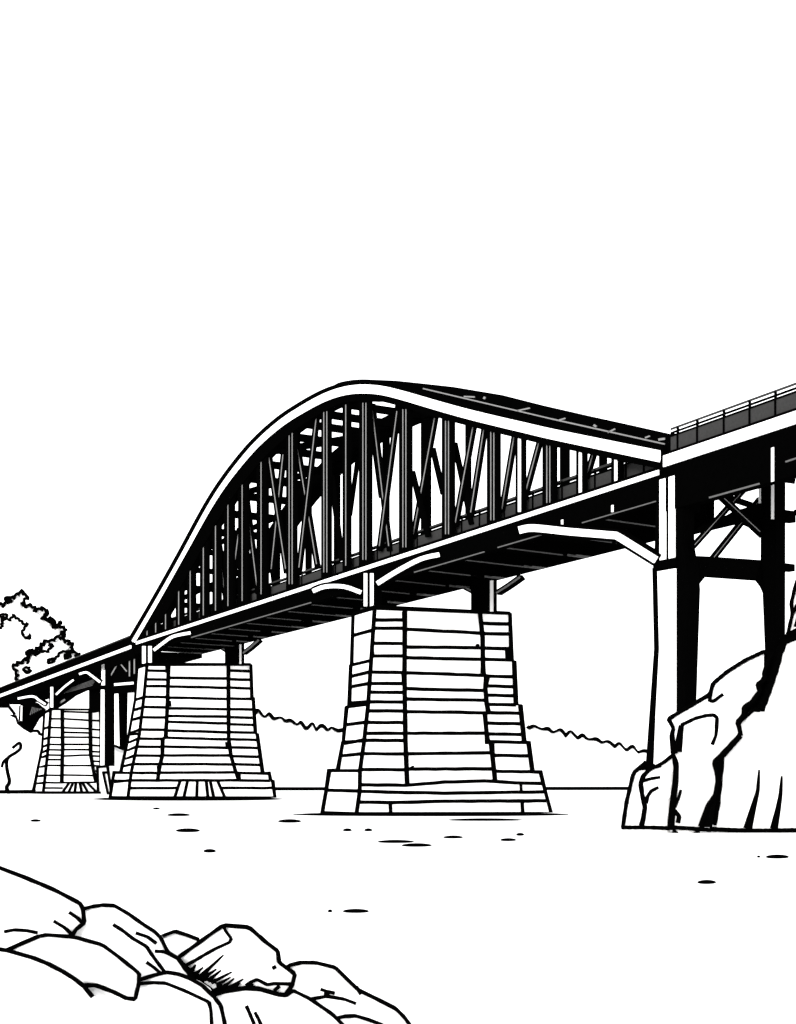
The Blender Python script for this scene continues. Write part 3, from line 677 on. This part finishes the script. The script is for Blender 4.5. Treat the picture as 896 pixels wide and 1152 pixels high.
rock(lB1 + lB2[1:] + [(788, 945), (756, 945), (757, 930), (758, 900), (762, 862)], 78.6, .7, 4, 'tall jagged boulder with an overhanging ledge and a pointed top against the far tower leg', [(lB1, 4.2), (lB2, 4.4), ([(757, 848), (762, 860), (761, 880), (759, 900), (756.5, 929)], 4.6)],
     [([(766.5, 816), (782, 808.5), (795, 805), (803, 804.5), (807, 807.5), (806.5, 820), (805.5, 828), (801.5, 838)], (4, 3.6)), ([(767, 816), (765, 830), (763, 846)], (5, 9)), ([(757, 822), (757.5, 836), (760, 848)], (3, 7)), ([(799, 788), (803, 789), (814, 781)], 3.6), ([(766.5, 888.5), (764, 897), (759.5, 908)], (2.5, 4)), ([(759, 912), (764.5, 918.5), (763, 926)], 4.4), ([(802.6, 769), (800, 780), (798.5, 789)], (4, 4)), ([(755, 931), (775, 932), (800, 934)], 4.8)],
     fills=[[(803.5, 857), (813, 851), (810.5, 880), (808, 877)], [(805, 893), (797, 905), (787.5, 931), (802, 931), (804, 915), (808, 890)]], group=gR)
lC = [(803, 928), (807, 905), (809.5, 880), (812, 853), (834, 828), (831, 813), (848, 797.5), (856, 798.5), (866, 772), (874, 748), (877, 735), (882, 723), (900, 716), (930, 700)]
rock(lC + [(990, 690), (1060, 760), (1100, 950), (803, 948)], 79.6, 1.2, 8, 'broad steep rock face filling the right edge, with long tapering cracks', [(lC[:4], (7, 7)), (lC[3:5], 4.5), (lC[4:8], 5), (lC[7:12], (9, 8)), (lC[11:], 5)],
     [([(854.5, 866), (853, 890), (847, 912), (841.7, 932)], (1.5, 9)), ([(880, 873), (878.5, 895), (875.5, 912), (871.2, 932)], (1.5, 9.5)), ([(800, 933), (850, 935), (910, 934), (980, 933)], 5.2)],
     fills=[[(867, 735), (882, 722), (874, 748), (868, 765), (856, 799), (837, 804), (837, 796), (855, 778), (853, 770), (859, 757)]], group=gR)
rb_ = thing('shrub', P(900, 724, 82), 'dark edged shrub on top of the rock face at the right edge', 'shrub')
ro = [(884, 722), (887, 712), (892, 690), (890.5, 679), (896, 656), (905, 640), (930, 640), (950, 700), (900, 718)]
body(ro, 82, 1, 2, edges=[(ro[:6], 4)], lines=[([(886, 720), (893, 712), (900, 709)], (8, 6)), ([(895, 705), (898, 695)], 3), ([(892, 690), (898, 680)], 4)], mat=lf, step=6).build('foliage', rb_, origin=rb_.location)

# ================================================================== FOREGROUND BOULDERS
gF = 'boulders on the near bank'
cf = .26786
q5 = lambda pts: [(p[0] * cf, 960 + p[1] * cf) for p in pts]
c6 = .3237
q6 = lambda pts: [(180 + p[0] * c6, 1020 + p[1] * c6) for p in pts]
# far row to near row
e6 = q5([(655, 365), (690, 345), (735, 328), (780, 342), (835, 363)])
rock(e6 + [(225, 1095), (176, 1090)], 12.55, .07, .5, 'small rounded boulder peeping out behind, left of the pointed one', [e6], group=gF)
e8 = q6([(425, 222), (455, 203), (490, 195), (540, 195), (610, 212), (650, 252), (690, 290), (755, 322), (820, 355), (850, 385), (890, 440)])
rock(e8 + [(468, 1190), (320, 1190), (318, 1110)], 12.4, .1, .7, 'smooth sloping boulder lowest at the right end of the pile', [e8], [q6([(685, 280), (690, 292), (697, 305)]), q6([(558, 288), (585, 296), (608, 302)]), q6([(570, 300), (590, 306)]), q6([(525, 322), (580, 312), (640, 322), (682, 338)])], group=gF)
e10 = q6([(600, 392), (640, 382), (680, 380), (720, 392), (775, 412), (800, 440)])
rock(e10 + [(440, 1190), (372, 1190)], 12.2, .07, .5, 'flat little boulder cut by the bottom edge of the view', [e10], group=gF)
e7 = q6([(190, 310), (130, 255), (95, 215), (60, 180), (140, 122), (220, 65), (310, 72), (370, 125), (410, 155), (415, 195), (470, 235), (460, 275), (435, 308), (410, 305), (345, 285), (300, 283), (250, 290)])
shade_hatch = [q6([(92, 214), (112, 214), (118, 228), (132, 232), (140, 244), (165, 248), (185, 262), (210, 270), (232, 280), (262, 284), (230, 294), (192, 308), (130, 255)])]  # shade under the boulder, drawn as a black hatched patch
rock(e7, 12.25, .08, .8, 'pointed angular boulder with shade hatched in black underneath and a small pit', [e7 + [e7[0]]], [q6([(220, 65), (228, 85), (248, 112), (242, 125), (190, 148), (88, 207)]), q6([(300, 275), (318, 262), (338, 254), (372, 272), (400, 268), (462, 270)]), q6([(398, 292), (415, 277)]), (q6([(394, 206), (400, 218)]), (4.5, 4.5)), *[(q6([a, b]), (5.2, 1.4)) for a, b in (((108, 226), (124, 203)), ((122, 236), (150, 212)), ((138, 246), (221, 169)), ((150, 250), (196, 218)), ((168, 258), (212, 222)), ((180, 264), (250, 228)), ((200, 272), (246, 246)), ((222, 280), (258, 250)), ((240, 284), (290, 252)), ((255, 287), (278, 266)))], q6([(300, 272), (325, 275)])], fills=shade_hatch, group=gF)
e4 = q5([(340, 236), (390, 224), (430, 218), (480, 220), (540, 255), (600, 298), (650, 330), (675, 355), (705, 415), (745, 440), (780, 490), (812, 525)])
rock(e4 + [(215, 1125), (140, 1125), (80, 1060)], 12.1, .09, .8, 'long cracked boulder with a rounded crest, second from the left', [e4], [q5([(475, 300), (515, 325), (560, 360), (615, 392), (640, 430), (690, 497)]), q5([(570, 335), (620, 352), (657, 380)]), q5([(650, 412), (690, 414), (740, 440)]), q5([(615, 458), (645, 478), (672, 502)])], group=gF)
e1 = q5([(-200, -20), (-80, 28), (0, 62), (100, 100), (165, 127), (230, 155), (335, 210), (348, 232), (355, 292), (318, 322), (303, 348)])
rock(e1 + [(70, 1090), (-60, 1090)], 12.0, .1, 1.0, 'big boulder highest on the pile at the left edge', [e1], [q5([(290, 248), (325, 272), (352, 298)]), q5([(225, 285), (270, 312), (303, 342)]), q5([(18, 330), (60, 322), (110, 325), (158, 335)])], group=gF)
e9 = q6([(190, 308), (230, 295), (290, 286), (345, 288), (410, 307), (437, 310), (462, 292), (520, 320), (600, 375), (650, 425)])
rock(e9 + [(392, 1190), (236, 1190)], 12.0, .07, .6, 'domed boulder with two short cracks directly under the pointed one', [e9], [q6([(300, 345), (312, 372), (328, 410)]), q6([(330, 367), (340, 385), (352, 412)])], group=gF)
e5 = q5([(560, 545), (600, 527), (650, 512), (700, 500), (750, 508), (800, 527), (850, 556), (896, 600), (928, 640), (945, 717), (950, 760)])
rock(e5 + [(258, 1195), (95, 1195), (90, 1110)], 11.85, .08, .7, 'rounded boulder with a folded edge at the bottom, right of the blunt slab', [e5], [q5([(592, 548), (640, 544), (695, 546), (780, 580), (878, 626), (886, 660), (892, 760)])], group=gF)
e2 = q5([(20, 412), (80, 384), (160, 350), (195, 343), (310, 352), (430, 385), (500, 437), (585, 505), (583, 550), (568, 614), (530, 610), (480, 585), (430, 565), (400, 555), (350, 556)])
rock(e2 + [(60, 1110), (0, 1085)], 11.72, .07, .8, 'blunt slab like boulder with a square right end, lying over its neighbours', [e2], group=gF)
e3 = q5([(-220, 350), (-80, 385), (0, 404), (35, 410), (140, 440), (200, 464), (260, 495), (310, 526), (350, 557), (390, 605)])
rock(e3 + [(110, 1145), (112, 1200), (-60, 1200)], 11.55, .1, .8, 'large smooth boulder in the bottom left corner', [e3], group=gF)

# ================================================================== LIGHT, SKY, CAMERA
w = bpy.data.worlds.new('World'); bpy.context.scene.world = w; w.use_nodes = True
nt = w.node_tree; bg = nt.nodes['Background']
sky = nt.nodes.new('ShaderNodeTexSky'); sky.sky_type = 'NISHITA'; sky.sun_disc = False
EL, AZ = math.radians(14), math.radians(203)
sky.sun_elevation = EL; sky.sun_rotation = AZ
mix = nt.nodes.new('ShaderNodeMix'); mix.data_type = 'RGBA'; mix.inputs[0].default_value = .93      # an even white cloud cover
mix.inputs[7].default_value = (9.5, 9.5, 9.5, 1)
nt.links.new(sky.outputs[0], mix.inputs[6]); nt.links.new(mix.outputs[2], bg.inputs['Color']); bg.inputs['Strength'].default_value = .1
sun = bpy.data.lights.new('sun', 'SUN'); sun.energy = 1.5; sun.angle = math.radians(20); sun.color = (1, .98, .95)
so_ = bpy.data.objects.new('sun', sun); C.objects.link(so_)
d = Vector((math.sin(AZ) * math.cos(EL), math.cos(AZ) * math.cos(EL), math.sin(EL)))
so_.rotation_euler = d.to_track_quat('Z', 'Y').to_euler()
cam = bpy.data.cameras.new('camera'); co = bpy.data.objects.new('camera', cam); C.objects.link(co)
co.location = (0, 0, H); co.rotation_euler = (math.pi / 2, 0, 0)
cam.sensor_fit = 'HORIZONTAL'; cam.sensor_width = 36; cam.lens = 36 * FPX / 896; cam.shift_y = (HY - 576) / 896
cam.clip_end = 9000; cam.clip_start = .1
sc = bpy.context.scene; sc.camera = co
sc.view_settings.view_transform = 'Standard'; sc.view_settings.look = 'None'; sc.view_settings.exposure = 1.4; sc.view_settings.gamma = 1
sc.view_settings.use_curve_mapping = False
sc.cycles.max_bounces = 8; sc.cycles.diffuse_bounces = 6
